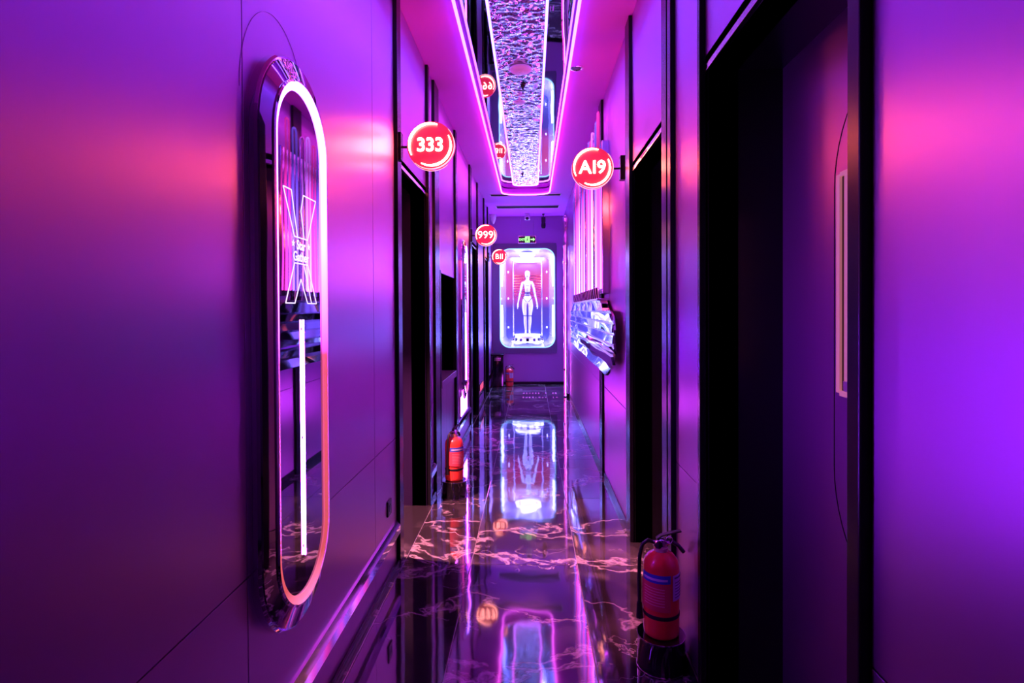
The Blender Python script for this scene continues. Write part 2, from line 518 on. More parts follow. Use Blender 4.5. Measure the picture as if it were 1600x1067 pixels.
# far and near walls
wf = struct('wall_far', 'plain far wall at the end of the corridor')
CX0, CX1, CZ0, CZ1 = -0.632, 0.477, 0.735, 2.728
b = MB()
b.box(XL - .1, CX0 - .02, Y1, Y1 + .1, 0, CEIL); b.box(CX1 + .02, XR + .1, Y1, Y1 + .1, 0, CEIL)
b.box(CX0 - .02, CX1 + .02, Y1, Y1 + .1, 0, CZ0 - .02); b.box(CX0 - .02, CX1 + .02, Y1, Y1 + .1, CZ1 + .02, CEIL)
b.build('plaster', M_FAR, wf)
o = MB().box(XL, XR, Y1 - .015, Y1, 0, .05, .003).build('baseboard_far', M_TRIM, None); o['kind'] = 'structure'
wn = MB().box(XL - .1, XR + .1, Y0 - .1, Y0, 0, CEIL).build('wall_near', M_PANEL_DARK, None); wn['kind'] = 'structure'

# ------------------------------------------------------------------ door recesses
def recess(n, side, a, b, depth, label, lamp=True):
    d = struct('door_%d' % n, label)
    s = -1 if side == 'L' else 1
    X = XL if side == 'L' else XR
    f = lambda u0, u1, y0, y1, z0, z1, name, m, bev=0.0: MB().box(min(X + s * u0, X + s * u1), max(X + s * u0, X + s * u1), y0, y1, z0, z1, bev).build(name, m, d)
    f(0.0, depth, a - .05, a, 0, LINT, 'jamb', M_BLACK)
    f(0.0, depth, b, b + .05, 0, LINT, 'jamb', M_JAMB if side == 'L' else M_BLACK)
    f(0.0, depth, a - .05, b + .05, LINT, LINT + .05, 'head', M_BLACK)
    f(depth, depth + .045, a - .05, b + .05, 0.004, LINT + .05, 'leaf', M_PANEL_DARK, 0.001)
    if lamp:
        cx = X + s * depth * 0.5
        MB().lathe([(0.045, 0), (0.045, 0.006), (0.034, 0.006), (0.030, 0.002)], (cx, (a + b) / 2, LINT - .007), 'Z', 20).build('downlight_ring', M_CHROME_SOFT, d, 40)
    return d
d1 = recess(1, 'R', *DR[0], 0.283, 'dark purple door leaf set deep in the nearest black recess on the right', False)
d2 = recess(2, 'R', *DR[1], 0.40, 'black door recess on the right behind the near fire extinguisher')
d3 = recess(3, 'L', *DL[0], 0.75, 'black door recess on the left beside the nearest red number sign')
d4 = recess(4, 'L', *DL[1], 0.40, 'dark door recess on the left beyond the far capsule mirror', False)
d5 = recess(5, 'L', *DL[2], 0.40, 'last dark door recess on the left before the far wall', False)

# near right door: arch groove, long slot with self-glowing rose edges, sticker
DX = XR + .283
loop = [(DX - .0005, 1.47 + u, EYE - .06 + v) for u, v in stadium(0.335, 0.76, 24)]
MB().tube(loop, 0.0016, 6, True).build('arch_groove', M_TRIM, d1, 60)
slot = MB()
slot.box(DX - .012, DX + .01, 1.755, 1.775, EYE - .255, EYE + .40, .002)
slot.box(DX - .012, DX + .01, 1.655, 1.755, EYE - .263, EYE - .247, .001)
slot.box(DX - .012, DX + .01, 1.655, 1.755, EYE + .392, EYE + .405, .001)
sl = slot.build('slot_frame', M_ROSE_GLOW, d1)
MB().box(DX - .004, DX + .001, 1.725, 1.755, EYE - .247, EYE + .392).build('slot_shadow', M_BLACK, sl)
MB().box(DX - .014, DX + .001, 1.700, 1.727, EYE - .247, EYE + .392, .003).build('pull_bar', M_ROSE_GLOW, sl)
MB().box(DX - .006, DX + .001, 1.655, 1.700, EYE - .247, EYE + .392).build('slot_glass', M_GLASSK, sl)
st = MB().box(DX - .0155, DX - .0138, 1.668, 1.727, EYE - .245, EYE - .215).build('sticker', M_LBL_WHITE, sl)
MB().box(DX - .0085, DX - .0065, 1.672, 1.690, EYE - .02, EYE + .16).build('sticker', M_LBL_WHITE, sl)

# lamps in two recesses that light the floor through the openings
def spot(name, loc, aim, watt, col, size, blend, r=0.03):
    l = bpy.data.lights.new(name, 'SPOT'); l.energy = watt; l.color = col
    l.spot_size = size; l.spot_blend = blend; l.shadow_soft_size = r
    o = bpy.data.objects.new(name, l); COL.objects.link(o)
    o.location = loc
    o.rotation_euler = (Vector(aim) - Vector(loc)).to_track_quat('-Z', 'Y').to_euler()
    return o
spot('recess_lamp_light', (-1.42, 3.60, 2.33), (-0.66, 3.62, 0), 1400, (1.0, 0.28, 0.40), math.radians(64), 0.6)
spot('recess_lamp_light', (0.90, 3.25, 2.33), (0.62, 3.15, 0), 420, (1.0, 0.20, 0.36), math.radians(48), 0.8)

# ------------------------------------------------------------------ niche with counter on the left
NX = XL - .55
nb = MB()
nb.box(NX - .03, NX, 4.98, 6.0, 0.0, 1.86)
nb.box(NX, XL - .002, 4.985, 5.02, 0.0, 1.83); nb.box(NX, XL - .002, 5.97, 6.0, 0.0, 1.83)
nb.box(NX, XL - .002, 4.985, 6.0, 1.83, 1.86)
nb.build('niche_lining', M_BLACK, wl)
ct = thing('service_counter', 'built-in counter with dark top in the black wall opening behind an extinguisher', 'counter', (XL - .2, 5.49, 0))
for i in range(5):
    y = 5.025 + i * .188
    MB().box(XL - .03, XL - .004, y, y + .186, 0.0, .808, .002).build('front_board', M_COUNTER, ct)
MB().box(NX + .002, XL + .02, 5.022, 5.968, .81, .874, .004).build('worktop', M_COUNTER, ct)
MB().tube([(NX + .1, 5.1 + .8 * i / 12, 1.62 + .06 * math.sin(PI * i / 12)) for i in range(13)], .006, 8).build('curved_rail', M_CHROME, ct, 60)

# ------------------------------------------------------------------ ceiling light tray
tr = thing('ceiling_light', 'long mirrored ceiling tray with neon tubes and a rippled steel strip', 'ceiling light', (-0.075, 4.0, CEIL))
ZT = CEIL + .07
tr_end = [(TX0, TEND), (TX0 + .03, TEND + .10), (TX0 + .10, TEND + .16), (TX0 + .22, TEND + .19), ((TX0 + TX1) / 2, TEND + .2), (TX1 - .22, TEND + .19), (TX1 - .10, TEND + .16), (TX1 - .03, TEND + .10), (TX1, TEND)]
IX0, IX1, IEND = -0.268, 0.110, 8.93
MB().box(TX0 - .02, IX0, TBEG, TEND + .2, ZT, ZT + .02).build('mirror_panel', M_TRAYMIR, tr)
MB().box(IX1, TX1 + .02, TBEG, TEND + .2, ZT, ZT + .02).build('mirror_panel', M_TRAYMIR, tr)
MB().box(IX0, IX1, IEND, TEND + .2, ZT, ZT + .02).build('mirror_panel', M_TRAYMIR, tr)
# end filler follows the curved end of the opening
cap = [(TX0, TEND)] + tr_end[1:-1] + [(TX1, TEND), (TX1, TEND + .21), (TX0, TEND + .21)]
poly = [(TX0 - .01, TEND)] + tr_end[1:-1] + [(TX1 + .01, TEND), (TX1 + .01, TEND + .21), (TX0 - .01, TEND + .21)]
fill = MB()
n = len(tr_end)
for i in range(n - 1):
    (xa, ya), (xb, yb) = tr_end[i], tr_end[i + 1]
    fill.prism([(xa, ya), (xb, yb), (xb, TEND + .205), (xa, TEND + .205)], lambda x, y: (x, y, CEIL), lambda x, y: (x, y, CEIL + .06))
fill.build('end_infill', M_CEIL, tr)
# rippled strip: real relief
def ripple_strip():
    nx, ny = 32, 900
    from mathutils import noise
    V = []; F = []
    y0, y1 = TBEG, IEND
    for j in range(ny + 1):
        y = y0 + (y1 - y0) * j / ny
        for i in range(nx + 1):
            x = IX0 + .012 + (IX1 - IX0 - .024) * i / nx
            h = noise.noise(Vector((x * 21, y * 26, 0.3))) * .0095 + noise.noise(Vector((x * 46, y * 60, 4.3))) * .0042
            V.append((x, y, ZT - .008 + h))
    for j in range(ny):
        for i in range(nx):
            a = j * (nx + 1) + i
            F.append((a, a + 1, a + nx + 2, a + nx + 1))
    me = bpy.data.meshes.new('ripple_strip')
    rl = root_loc(tr)
    me.from_pydata([tuple(Vector(v) - rl) for v in V], [], F)
    me.polygons.foreach_set('use_smooth', [True] * len(F))
    return obj('ripple_strip', me, M_HAMMER, tr)
ripple_strip()
MB().box(IX0 + .01, IX1 - .01, TBEG, IEND, ZT + .004, ZT + .02).build('strip_backing', M_BLACK, tr)
# neon tubes
RT = 0.0105
def edge_tube(x): return [(x, TBEG + .05 + (TEND - TBEG - .05) * i / 20, CEIL - .004) for i in range(21)]
outer = [(TX0, y, CEIL - .030) for _, y, _ in edge_tube(TX0)] + [(x, y, CEIL - .030) for x, y in tr_end[1:-1]] + [(TX1, y, CEIL - .030) for _, y, _ in reversed(edge_tube(TX1))]
MB().tube(outer, RT, 10).build('outer_neon_tube', E_OUT, tr, 60)
inner = [(IX0, 2.3 + (IEND - 2.35) * i / 16, ZT - .012) for i in range(17)] + [(IX0 + .02, IEND + .01, ZT - .012), (IX0 + .08, IEND + .04, ZT - .012), (IX1 - .08, IEND + .04, ZT - .012), (IX1 - .02, IEND + .01, ZT - .012)] + [(IX1, 2.3 + (IEND - 2.35) * i / 16, ZT - .012) for i in range(16, -1, -1)]
MB().tube(inner, RT * .9, 10).build('inner_neon_tube', E_IN, tr, 60)

# fixtures on the strip and ceiling
sd = thing('smoke_detector', 'round purple smoke detector under the rippled ceiling strip', 'smoke detector', (-0.075, 4.62, ZT - .015))
MB().lathe([(0.088, 0.0), (0.090, -0.012), (0.078, -0.022), (0.05, -0.028), (0.0, -0.03)], (-0.075, 4.62, ZT - .015), 'Z', 32).build('cover', M_WHITE, sd, 40)
MB().lathe([(0.022, -0.026), (0.022, -0.036), (0.0, -0.038)], (-0.075, 4.62, ZT - .015), 'Z', 20).build('sensor', M_WHITE, sd, 40)
pl = thing('round_cover_plate', 'small bright pink round cap below the purple smoke detector', 'cover plate', (-0.098, 5.25, ZT - .015))
MB().lathe([(0.012, 0.0), (0.012, -.03), (.045, -.034), (.05, -.04), (.045, -.048), (0, -.052)], (-0.098, 5.25, ZT - .015), 'Z', 28).build('cap', M_WHITE, pl, 40)
def sprinkler(x, y, label):
    t = thing('sprinkler', label, 'sprinkler', (x, y, ZT - .01), 'sprinklers in the ceiling strip')
    MB().lathe([(0.022, 0), (0.022, -.006), (.009, -.008), (.009, -.03), (.0, -.03)], (x, y, ZT - .01), 'Z', 16).build('body', M_TRIM, t, 40)
    k = MB(); k.box(x - .03, x + .03, y - .006, y + .006, ZT - .05, ZT - .046); k.box(x - .005, x + .005, y - .04, y + .04, ZT - .052, ZT - .047)
    k.build('deflector', M_TRIM, t)
sprinkler(-0.063, 5.0, 'cross-shaped sprinkler head between smoke detector and pink cap')
sprinkler(-0.115, 8.2, 'cross-shaped sprinkler head at the far bright end of the strip')
dl = thing('downlight', 'small unlit recessed downlight in the ceiling right of the tray', 'downlight', (0.362, 4.5, CEIL))
MB().lathe([(0.052, 0.0), (0.052, -.005), (.040, -.006), (.036, 0.0)], (0.362, 4.5, CEIL), 'Z', 28).build('bezel', M_CHROME_SOFT, dl, 40)
MB().lathe([(0.037, -.001), (0.030, -.0025), (0.0, -.0025)], (0.362, 4.5, CEIL), 'Z', 24).build('lens', M_BLACK, dl, 40)

def vent(y0, y1, x0, x1, label):
    t = thing('air_vent', label, 'air vent', ((x0 + x1) / 2, (y0 + y1) / 2, CEIL), 'linear air vents in the ceiling')
    MB().box(x0 + .01, x1 - .01, y0 + .01, y1 - .01, CEIL - .004, CEIL).build('slot', M_BLACK, t)
    f = MB(); f.box(x0, x1, y0, y0 + .012, CEIL - .008, CEIL); f.box(x0, x1, y1 - .012, y1, CEIL - .008, CEIL)
    f.box(x0, x0 + .012, y0, y1, CEIL - .008, CEIL); f.box(x1 - .012, x1, y0, y1, CEIL - .008, CEIL)
    f.build('frame', M_WHITE, t)
    for i in range(2):
        y = y0 + (y1 - y0) * (i + 1) / 3
        MB().box(x0 + .012, x1 - .012, y - .004, y + .004, CEIL - .01, CEIL - .002).build('blade', M_TRIM, t)
vent(9.31, 9.47, -0.66, 0.49, 'thin dark ceiling air slot right behind the end of the light tray')
vent(10.35, 10.62, -0.63, 0.51, 'dark ceiling air slot nearest the far wall')
cf = thing('dome_camera', 'small pale pointed camera housing in the upper left corner of far wall', 'camera', (-0.78, 11.3, CEIL - .1))
MB().lathe([(.055, .10), (.058, .06), (.05, .0), (.03, -.05), (.012, -.085), (0, -.09)], (-0.735, 11.3, CEIL - .1), 'Z', 24).build('housing', M_WHITE, cf, 40)
MB().box(-.80, -.73, 11.28, 11.32, CEIL - .05, CEIL - .02, .003).build('wall_arm', M_WHITE, cf)
c2 = thing('security_camera', 'pale ceiling camera above the green exit sign', 'camera', (-0.07, 11.25, CEIL))
MB().lathe([(.05, 0), (.05, -.03), (.03, -.035), (.03, -.06), (0, -.06)], (-0.07, 11.25, CEIL), 'Z', 20).build('mount', M_WHITE, c2, 40)
MB().box(-.125, -.015, 11.19, 11.31, CEIL - .12, CEIL - .055, .015).build('housing', M_WHITE, c2)
MB().lathe([(.028, -.005), (.03, .02), (.0, .02)], (-0.07, 11.185, CEIL - .10), 'Y', 20).build('lens', M_BLACK, c2, 40)
c3 = thing('hanging_fixture', 'black lumpy fixture hanging from the ceiling right of the pale camera', 'fixture', (0.245, 11.3, CEIL))
MB().lathe([(.022, 0), (.022, -.02), (.008, -.02), (.008, -.08), (0, -.08)], (0.245, 11.3, CEIL), 'Z', 12).build('stem', M_BLACKP, c3)
MB().box(.205, .285, 11.26, 11.34, CEIL - .17, CEIL - .06, .012).build('driver_box', M_BLACKP, c3)
MB().lathe([(.035, -.165), (.044, -.19), (.044, -.25), (.03, -.28), (.0, -.285)], (0.245, 11.3, CEIL), 'Z', 18).build('lamp_head', M_BLACKP, c3, 40)

# exit sign
ex = thing('exit_sign', 'hanging green exit sign with running figure and arrow above the case', 'exit sign', (-0.075, 11.1, EYE + 1.27))
EXX0, EXX1, EXZ0, EXZ1 = -0.245, 0.098, EYE + 1.275, EYE + 1.422
MB().box(EXX0, EXX1, 11.09, 11.115, EXZ0, EXZ1, .004).build('frame', M_CHROME_SOFT, ex)
MB().box(EXX0 + .012, EXX1 - .012, 11.086, 11.092, EXZ0 + .014, EXZ1 - .014).build('face', M_BLACKP, ex)
for x in (-.20, .053): MB().tube([(x, 11.1, EXZ1 - .01), (x, 11.1, CEIL)], .0028, 6).build('hanger_rod', M_CHROME_SOFT, ex)
letters('lettering', 'EXIT', 0.062, .003, E_EXIT, ex, (-.172, 11.085, (EXZ0 + EXZ1) / 2), FACE_CAM, .0015)
ms = MB().box(-.112, -.022, 11.083, 11.087, EXZ0 + .016, EXZ1 - .016).build('pictogram_field', E_EXIT, ex)
zc = (EXZ0 + EXZ1) / 2; mn = MB()
def stroke(mb, x0, z0, x1, z1, w, y0=11.080, y1=11.0835):
    d = Vector((x1 - x0, z1 - z0)); d.normalize(); q = Vector((-d.y, d.x)) * w / 2
    pts = [(x0 + q.x, z0 + q.y), (x1 + q.x, z1 + q.y), (x1 - q.x, z1 - q.y), (x0 - q.x, z0 - q.y)]
    mb.prism(pts, lambda x, z: (x, y0, z), lambda x, z: (x, y1, z))
for s_ in ((-.066, .018, -.072, -.012, .016), (-.072, -.012, -.052, -.022, .010), (-.052, -.022, -.050, -.044, .009), (-.072, -.012, -.084, -.030, .010), (-.084, -.030, -.100, -.032, .009), (-.066, .016, -.044, .004, .008), (-.068, .016, -.090, .006, .008)):
    stroke(mn, s_[0], zc + s_[1], s_[2], zc + s_[3], s_[4])
mn.lathe([(.0001, -.003), (.010, -.003), (.010, 0), (.0001, 0)], (-.060, 11.083, zc + .034), 'Y', 14)
mn.build('running_figure', M_BLACKP, ex)
ar = MB(); ar.box(-.008, .045, 11.083, 11.087, zc - .012, zc + .012)
ar.prism([(.040, zc + .036), (.080, zc), (.040, zc - .036)], lambda x, z: (x, 11.083, z), lambda x, z: (x, 11.087, z))
ar.build('arrow', E_EXIT, ex)

# ------------------------------------------------------------------ round number signs
def arc_band(mb, cx, cz, r, a0, a1, w, y0, y1, n=40, flip=1):
    A = []; B = []
    for i in range(n + 1):
        t = i / n; a = math.radians(a0 + (a1 - a0) * t)
        ww = w * min(1, .35 + 2.2 * min(t, 1 - t)) / 2
        A.append((cx + flip * (r + ww) * math.cos(a), cz + (r + ww) * math.sin(a)))
        B.append((cx + flip * (r - ww) * math.cos(a), cz + (r - ww) * math.sin(a)))
    for i in range(n):
        mb.prism([A[i], A[i + 1], B[i + 1], B[i]], lambda x, z: (x, y0, z), lambda x, z: (x, y1, z))
def sign(txt, cx, cy, cz, side, label, size=0.112, r=0.142, bold=.0012, glow=None):
    glow = glow or E_LETTER
    X = XL if side == 'L' else XR; s = 1 if side == 'L' else -1
    t = thing('number_sign', label, 'sign', (X, cy, cz), 'round red number signs')
    MB().box(min(X, X + s * .037), max(X, X + s * .037), cy - .03, cy + .03, cz - .085, cz + .08, .004).build('wall_plate', M_TRIM, t)
    MB().tube([(X + s * .03, cy, cz - .004), (cx - s * (r - .01), cy, cz - .004)], .007, 10).build('arm', M_TRIM, t, 60)
    MB().lathe([(0.0001, -.018), (r - .006, -.018), (r, -.014), (r, .014), (r - .006, .018), (0.0001, .018)], (cx, cy, cz), 'Y', 56).build('disc', E_FACE, t, 40)
    for f in (1, -1):                                   # both faces carry the same lettering
        ya, yb = (cy - .027, cy - .017) if f == 1 else (cy + .017, cy + .027)
        m_ = MB(); arc_band(m_, cx, cz, r * .90, 72, 206, .013, ya, yb, flip=f); m_.build('neon_arc', glow, t)
        m_ = MB(); arc_band(m_, cx, cz, r * .84, 28, -118, .013, ya, yb, flip=f); m_.build('neon_arc', glow, t)
        m_ = MB(); arc_band(m_, cx, cz, r * .985, 42, -132, .006, ya + .002, yb, flip=f); m_.build('rim_line', E_RIM, t)
        ws = []
        for ch in txt:
            m1 = text_mesh(ch, size, .008, bold)
            ws.append((max(v.co.x for v in m1.vertices) - min(v.co.x for v in m1.vertices))); bpy.data.meshes.remove(m1)
        gap = size * (.16 if '11' in txt else .10); tot = sum(ws) + gap * (len(ws) - 1); u = -tot / 2
        for ch, w_ in zip(txt, ws):
            letters('numeral', ch, size, .008, glow, t, (cx + f * (u + w_ / 2) - .004 * f, cy - f * .022, cz + .004), FACE_CAM if f == 1 else FACE_BACK, bold)
            u += w_ + gap
    return t
HS = EYE + .973
sign('333', -.588, 3.41, HS, 'L', 'largest red disc sign reading 333 on the left wall')
sign('999', -.585, 7.50, HS, 'L', 'middle red disc sign reading 999 on the left wall', .135, bold=-.0006, glow=E_LETTER_SOFT)
sign('B11', -.578, 10.57, HS, 'L', 'smallest farthest red disc sign reading B11 in front of case', .135, bold=-.0006, glow=E_LETTER_SOFT)
sign('A19', .426, 4.0, HS, 'R', 'red disc sign reading A19 on the right wall', .125)

# ------------------------------------------------------------------ capsule wall lamps
def capsule(cy, label, emblem):
    cz = EYE - .106; w, hh, wi, hi = .284, .926, .206, .846
    t = thing('capsule_wall_light', label, 'wall light', (XL, cy, cz), 'capsule shaped wall lights')
    L = lambda ww, h_, x: [(x, cy + u, cz + v) for u, v in stadium(ww, h_, 24)]
    MB().ring([L(w, hh, XL), L(w, hh, XL + .022), L(w - .006, hh - .006, XL + .030), L(w - .012, hh - .012, XL + .030), L(w - .012, hh - .012, XL)]).build('outer_rim', M_CHROME, t, 35)
    MB().ring([L(w - .012, hh - .012, XL + .033), L(wi + .008, hi + .008, XL + .046), L(wi + .008, hi + .008, XL + .010), L(w - .012, hh - .012, XL + .010)]).build('mirror_bevel', M_MIRROR, t, 35)
    MB().ring([L(wi + .010, hi + .010, XL + .012), L(wi + .010, hi + .010, XL + .050), L(wi + .002, hi + .002, XL + .053), L(wi + .002, hi + .002, XL + .012)]).build('inner_rim', M_CHROME, t, 35)
    MB().ring([L(wi + .001, hi + .001, XL + .0402), L(wi + .001, hi + .001, XL + .048), L(wi - .024, hi - .024, XL + .0455), L(wi - .024, hi - .024, XL + .0402)]).build('neon_ring', E_RING, t, 35)
    MB().strip([L(wi, hi, XL + .010), L(wi, hi, XL + .040)], True, True).build('mirror_face', M_MIRROR, t)
    x0 = XL + .0445
    MB().tube([(x0, cy, EYE - .03), (x0, cy, EYE - .81)], .003, 10).build('neon_rod', E_ROD, t, 60)
    for z in (EYE - .06, EYE - .42, EYE - .78): MB().box(XL + .038, XL + .0425, cy - .004, cy + .004, z - .004, z + .004).build('rod_clip', M_CHROME, t)
    if emblem:
        xa, xb = XL + .0395, XL + .0412
        def ln(u0, v0, u1, v1, w_=.0036):
            d = Vector((u1 - u0, v1 - v0)); d.normalize(); q = Vector((-d.y, d.x)) * w_ / 2
            e = MB(); e.prism([(u0 + q.x, v0 + q.y), (u1 + q.x, v1 + q.y), (u1 - q.x, v1 - q.y), (u0 - q.x, v0 - q.y)],
                    lambda u, v: (xa, cy + u, EYE + v), lambda u, v: (xb, cy + u, EYE + v))
            e.build('emblem_line', E_LINE, t)
        # upper V, lower A: double stroked outlines
        for a in ((-.135, .385, -.055, .240), (-.075, .385, -.030, .240), (-.135, .385, -.075, .385), (-.055, .240, .055, .240), (.055, .240, .130, .385), (.020, .385, .130, .385), (.020, .385, .0, .330), (.0, .330, .025, .240),
                  (-.055, .155, .055, .155), (-.055, .155, -.125, .025), (.055, .155, .130, .025), (-.125, .025, -.055, .025), (-.055, .025, -.005, .105), (-.005, .105, .050, .025), (.050, .025, .130, .025), (.020, .155, .085, .025)):
            ln(*a)
        letters('lettering', 'Star', .044, .001, E_LINE, t, (XL + .0405, cy, EYE + .216), FACE_RIGHT, .0006)
        letters('lettering', 'Gather', .044, .001, E_LINE, t, (XL + .0405, cy, EYE + .178), FACE_RIGHT, .0006)
        for su in (-.064, .064):
            pts = [((.0115 if q % 2 == 0 else .005) * math.sin(PI * q / 5) + cy + su, (.0115 if q % 2 == 0 else .005) * math.cos(PI * q / 5) + EYE + .217) for q in range(10)]
            MB().prism(pts, lambda y, z: (XL + .0400, y, z), lambda y, z: (XL + .0412, y, z)).build('emblem_star', E_LINE, t)
    return t
capsule(1.884, 'near chrome capsule mirror light with emblem on the left wall', True)
capsule(6.66, 'far chrome capsule mirror light on the left wall beyond the counter', False)

# ------------------------------------------------------------------ tube light sculpture, right wall
hp = thing('tube_light_sculpture', 'wall sculpture of tall glowing tubes above a chrome slatted base', 'wall light', (XR, 6.2, EYE - .5))
XF = .57
HZ0, HZ1 = EYE + .10, EYE + 1.62
MB().box(XF + .02, XR, 4.80, 7.72, EYE + .13, EYE + 1.40, .006).build('back_panel', M_CHROME_SOFT, hp)
NT = 36
mats = [E_HPINK, E_HBLUE, M_CHROME, E_HWHITE, E_HPINK, E_HBLUE, E_HPINK, M_CHROME, E_HBLUE]
for i in range(0, NT, 2):
    ya, yb = 4.86 + 2.8 * i / NT, 4.86 + 2.8 * (i + 1) / NT
    zt = HZ1 - .015 * (i % 5) - .10 * (i / NT)
    m = mats[(i // 2) % len(mats)]
    rr = (yb - ya) / 2; ym = (ya + yb) / 2
    path = [(XF, ya, HZ0 + .08)] + [(XF, ya, zt)] + [(XF, ym - rr * math.cos(PI * k / 8), zt + rr * math.sin(PI * k / 8)) for k in range(1, 8)] + [(XF, yb, zt), (XF, yb, HZ0 + .08)]
    MB().tube(path, .0085, 8).build('bent_tube', m, hp, 60)
for i in range(NT):
    y = 4.86 + 2.8 * i / NT
    MB().tube([(XF - .004, y, HZ0 - .012), (XF - .016, y, HZ0 + .085)], .006 if i % 2 else .0045, 8).build('tube_socket', M_TRIM if i % 2 else M_WHITE, hp, 60)
MB().box(XF - .022, XR, 4.82, 7.70, EYE + .072, EYE + .092, .004).build('socket_bar', M_CHROME_SOFT, hp)
# neck and flared base
def plate(mb, pts, x0, x1): mb.prism(pts, lambda y, z: (x0, y, EYE + z), lambda y, z: (x1, y, EYE + z))
nk = MB(); loops = []
for q in range(25):                                   # fluted chrome neck, widening downwards
    u = q / 24; wv = .016 * math.sin(u * 31)
    yt, yb_ = 4.80 + 2.95 * u, 4.62 + 3.6 * u
    a, b_ = Vector((XF + wv, yt, EYE + .072)), Vector((XF - .004 - wv, yb_, EYE - .012))
    loops.append([a, b_, b_ + Vector((.06, 0, 0)), a + Vector((.06, 0, 0))])
nk.strip(loops, True, True).build('neck', M_CHROME, hp, 30)
outl = [(4.68, .0), (4.36, -.012), (4.20, -.05), (4.14, -.15), (4.15, -.30), (4.26, -.42), (4.42, -.475), (4.8, -.49), (7.9, -.50), (8.35, -.46), (8.55, -.36), (8.6, -.15), (8.5, -.04), (8.3, .0)]
bs = MB(); plate(bs, outl, XF + .020, XF + .034); bs.build('base_plate', M_CHROME_SOFT, hp)
MB().box(XF + .034, XR, 5.0, 8.0, EYE - .40, EYE - .06).build('mount', M_BLACKP, hp)
rnd = random.Random(3)
for k in range(6):
    z1 = -.012 - k * .078; z0 = z1 - .072
    ya = (4.24, 4.16, 4.12, 4.13, 4.17, 4.32)[k]; yb = 8.5
    t1, t2 = rnd.uniform(-.022, .022), rnd.uniform(-.012, .012)
    vts = [(XF + .012 + t1, ya, EYE + z1), (XF + .012 - t1, ya, EYE + z0), (XF + .012 - t2, yb, EYE + z0), (XF + .012 + t2, yb, EYE + z1)]
    sl_ = MB(); nseg = 14; la = []; lb = []
    for q in range(nseg + 1):
        u = q / nseg; y = ya + (yb - ya) * u
        wv = .010 * math.sin(u * 19 + k * 1.7)
        la.append(Vector((XF + .006 + t1 * (1 - u) + wv, y, EYE + z1 - .02 * (1 - u)))); lb.append(Vector((XF + .006 - t1 * (1 - u) - wv * .6, y, EYE + z0 - .02 * (1 - u) + (.012 if k < 5 else 0))))
    loops = [[a, b_, b_ + Vector((.022, 0, 0)), a + Vector((.022, 0, 0))] for a, b_ in zip(la, lb)]
    sl_.strip(loops, True, True).build('mirror_slat', M_CHROME, hp, 30)

# chrome column at the far right
cc = thing('chrome_column', 'thin wavy chrome column with a glowing line near the far right corner', 'column', (.594, 9.9, 0))
loops = []
for i in range(60):
    z = 0.004 + 3.08 * i / 59; wv = .006 * math.sin(i * .9) + .004 * math.sin(i * 2.3)
    loops.append([(.594 + (.042 + wv) * math.cos(a), 9.9 + (.042 + wv) * math.sin(a), z) for a in [2 * PI * k / 20 for k in range(20)]])
MB().strip(loops, True, True).build('shaft', M_CHROME, cc, 60)
MB().tube([(.582, 9.845, .02), (.582, 9.845, 2.6)], .004, 8).build('neon_line', E_HWHITE, cc, 60)
MB().tube([(.560, 9.868, .02), (.560, 9.868, 2.6)], .0025, 8).build('neon_line', E_HPINK, cc, 60)
MB().lathe([(.03, 3.084), (.035, 3.11), (.018, 3.14), (.012, 3.19), (0, 3.20)], (.594, 9.9, 0), 'Z', 16).build('finial', M_CHROME, cc, 40)

# ------------------------------------------------------------------ display case in the far wall
dc = thing('display_case', 'lit rounded display case set into the far wall', 'display case', (-.0775, Y1, CZ0))
hole = rrect(CX0, CX1, CZ0, CZ1, .20, 8)
def on_rect(p, x0, x1, z0, z1):
    cx, cz = (x0 + x1) / 2, (z0 + z1) / 2
    dx, dz = p[0] - (CX0 + CX1) / 2, p[1] - (CZ0 + CZ1) / 2
    k = min((x1 - x0) / 2 / max(abs(dx), 1e-6), (z1 - z0) / 2 / max(abs(dz), 1e-6))
    return (cx + dx * k, cz + dz * k)
fx = (-.774, .515, .624, 2.83)
big = [on_rect(p, *fx) for p in hole]
Lp = lambda pts, y: [(x, y, z) for x, z in pts]
MB().ring([Lp(big, Y1 - .03), Lp(hole, Y1 - .03), Lp(hole, Y1), Lp(big, Y1)]).build('surround', M_FRAME, dc)
# inner lining, tapering a little to the back
DEP = .62
back = rrect(CX0 + .10, CX1 - .10, CZ0 + .12, CZ1 - .12, .12, 8)
M_LINE = mat('case_lining', (0.62, 0.62, 0.86), 0.22, 0.6)
MB().strip([Lp(hole, Y1 - .028), Lp(back, Y1 + DEP)]).build('lining', M_LINE, dc, 30)
small = rrect(CX0 + .018, CX1 - .018, CZ0 + .018, CZ1 - .018, .185, 8)
MB().ring([Lp(hole, Y1 - .036), Lp(small, Y1 - .036), Lp(small, Y1 - .020), Lp(hole, Y1 - .020)]).build('edge_lamp', emis('case_edge_lamp', (.22, .48, 1.0), 2.6), dc, 30)
E_BACK = emis_ramp('case_back_screen', 'Z', CZ0, CZ1, [(0.0, (.03, .06, .8), .9), (.40, (.10, .04, .7), .7), (.52, (.75, .05, .55), .8), (.75, (.9, .03, .25), .8), (1.0, (.5, .05, .75), .8)])
MB().prism(back, lambda x, z: (x, Y1 + DEP, z), lambda x, z: (x, Y1 + DEP + .02, z)).build('back_screen', E_BACK, dc)
xm = (CX0 + CX1) / 2
for i in range(9):                                    # horizontal bars across the upper back
    z = CZ1 - .52 - i * .055
    MB().box(xm - .30, xm + .30, Y1 + DEP - .02, Y1 + DEP - .004, z, z + .016).build('back_bar', M_CHROME_SOFT, dc)
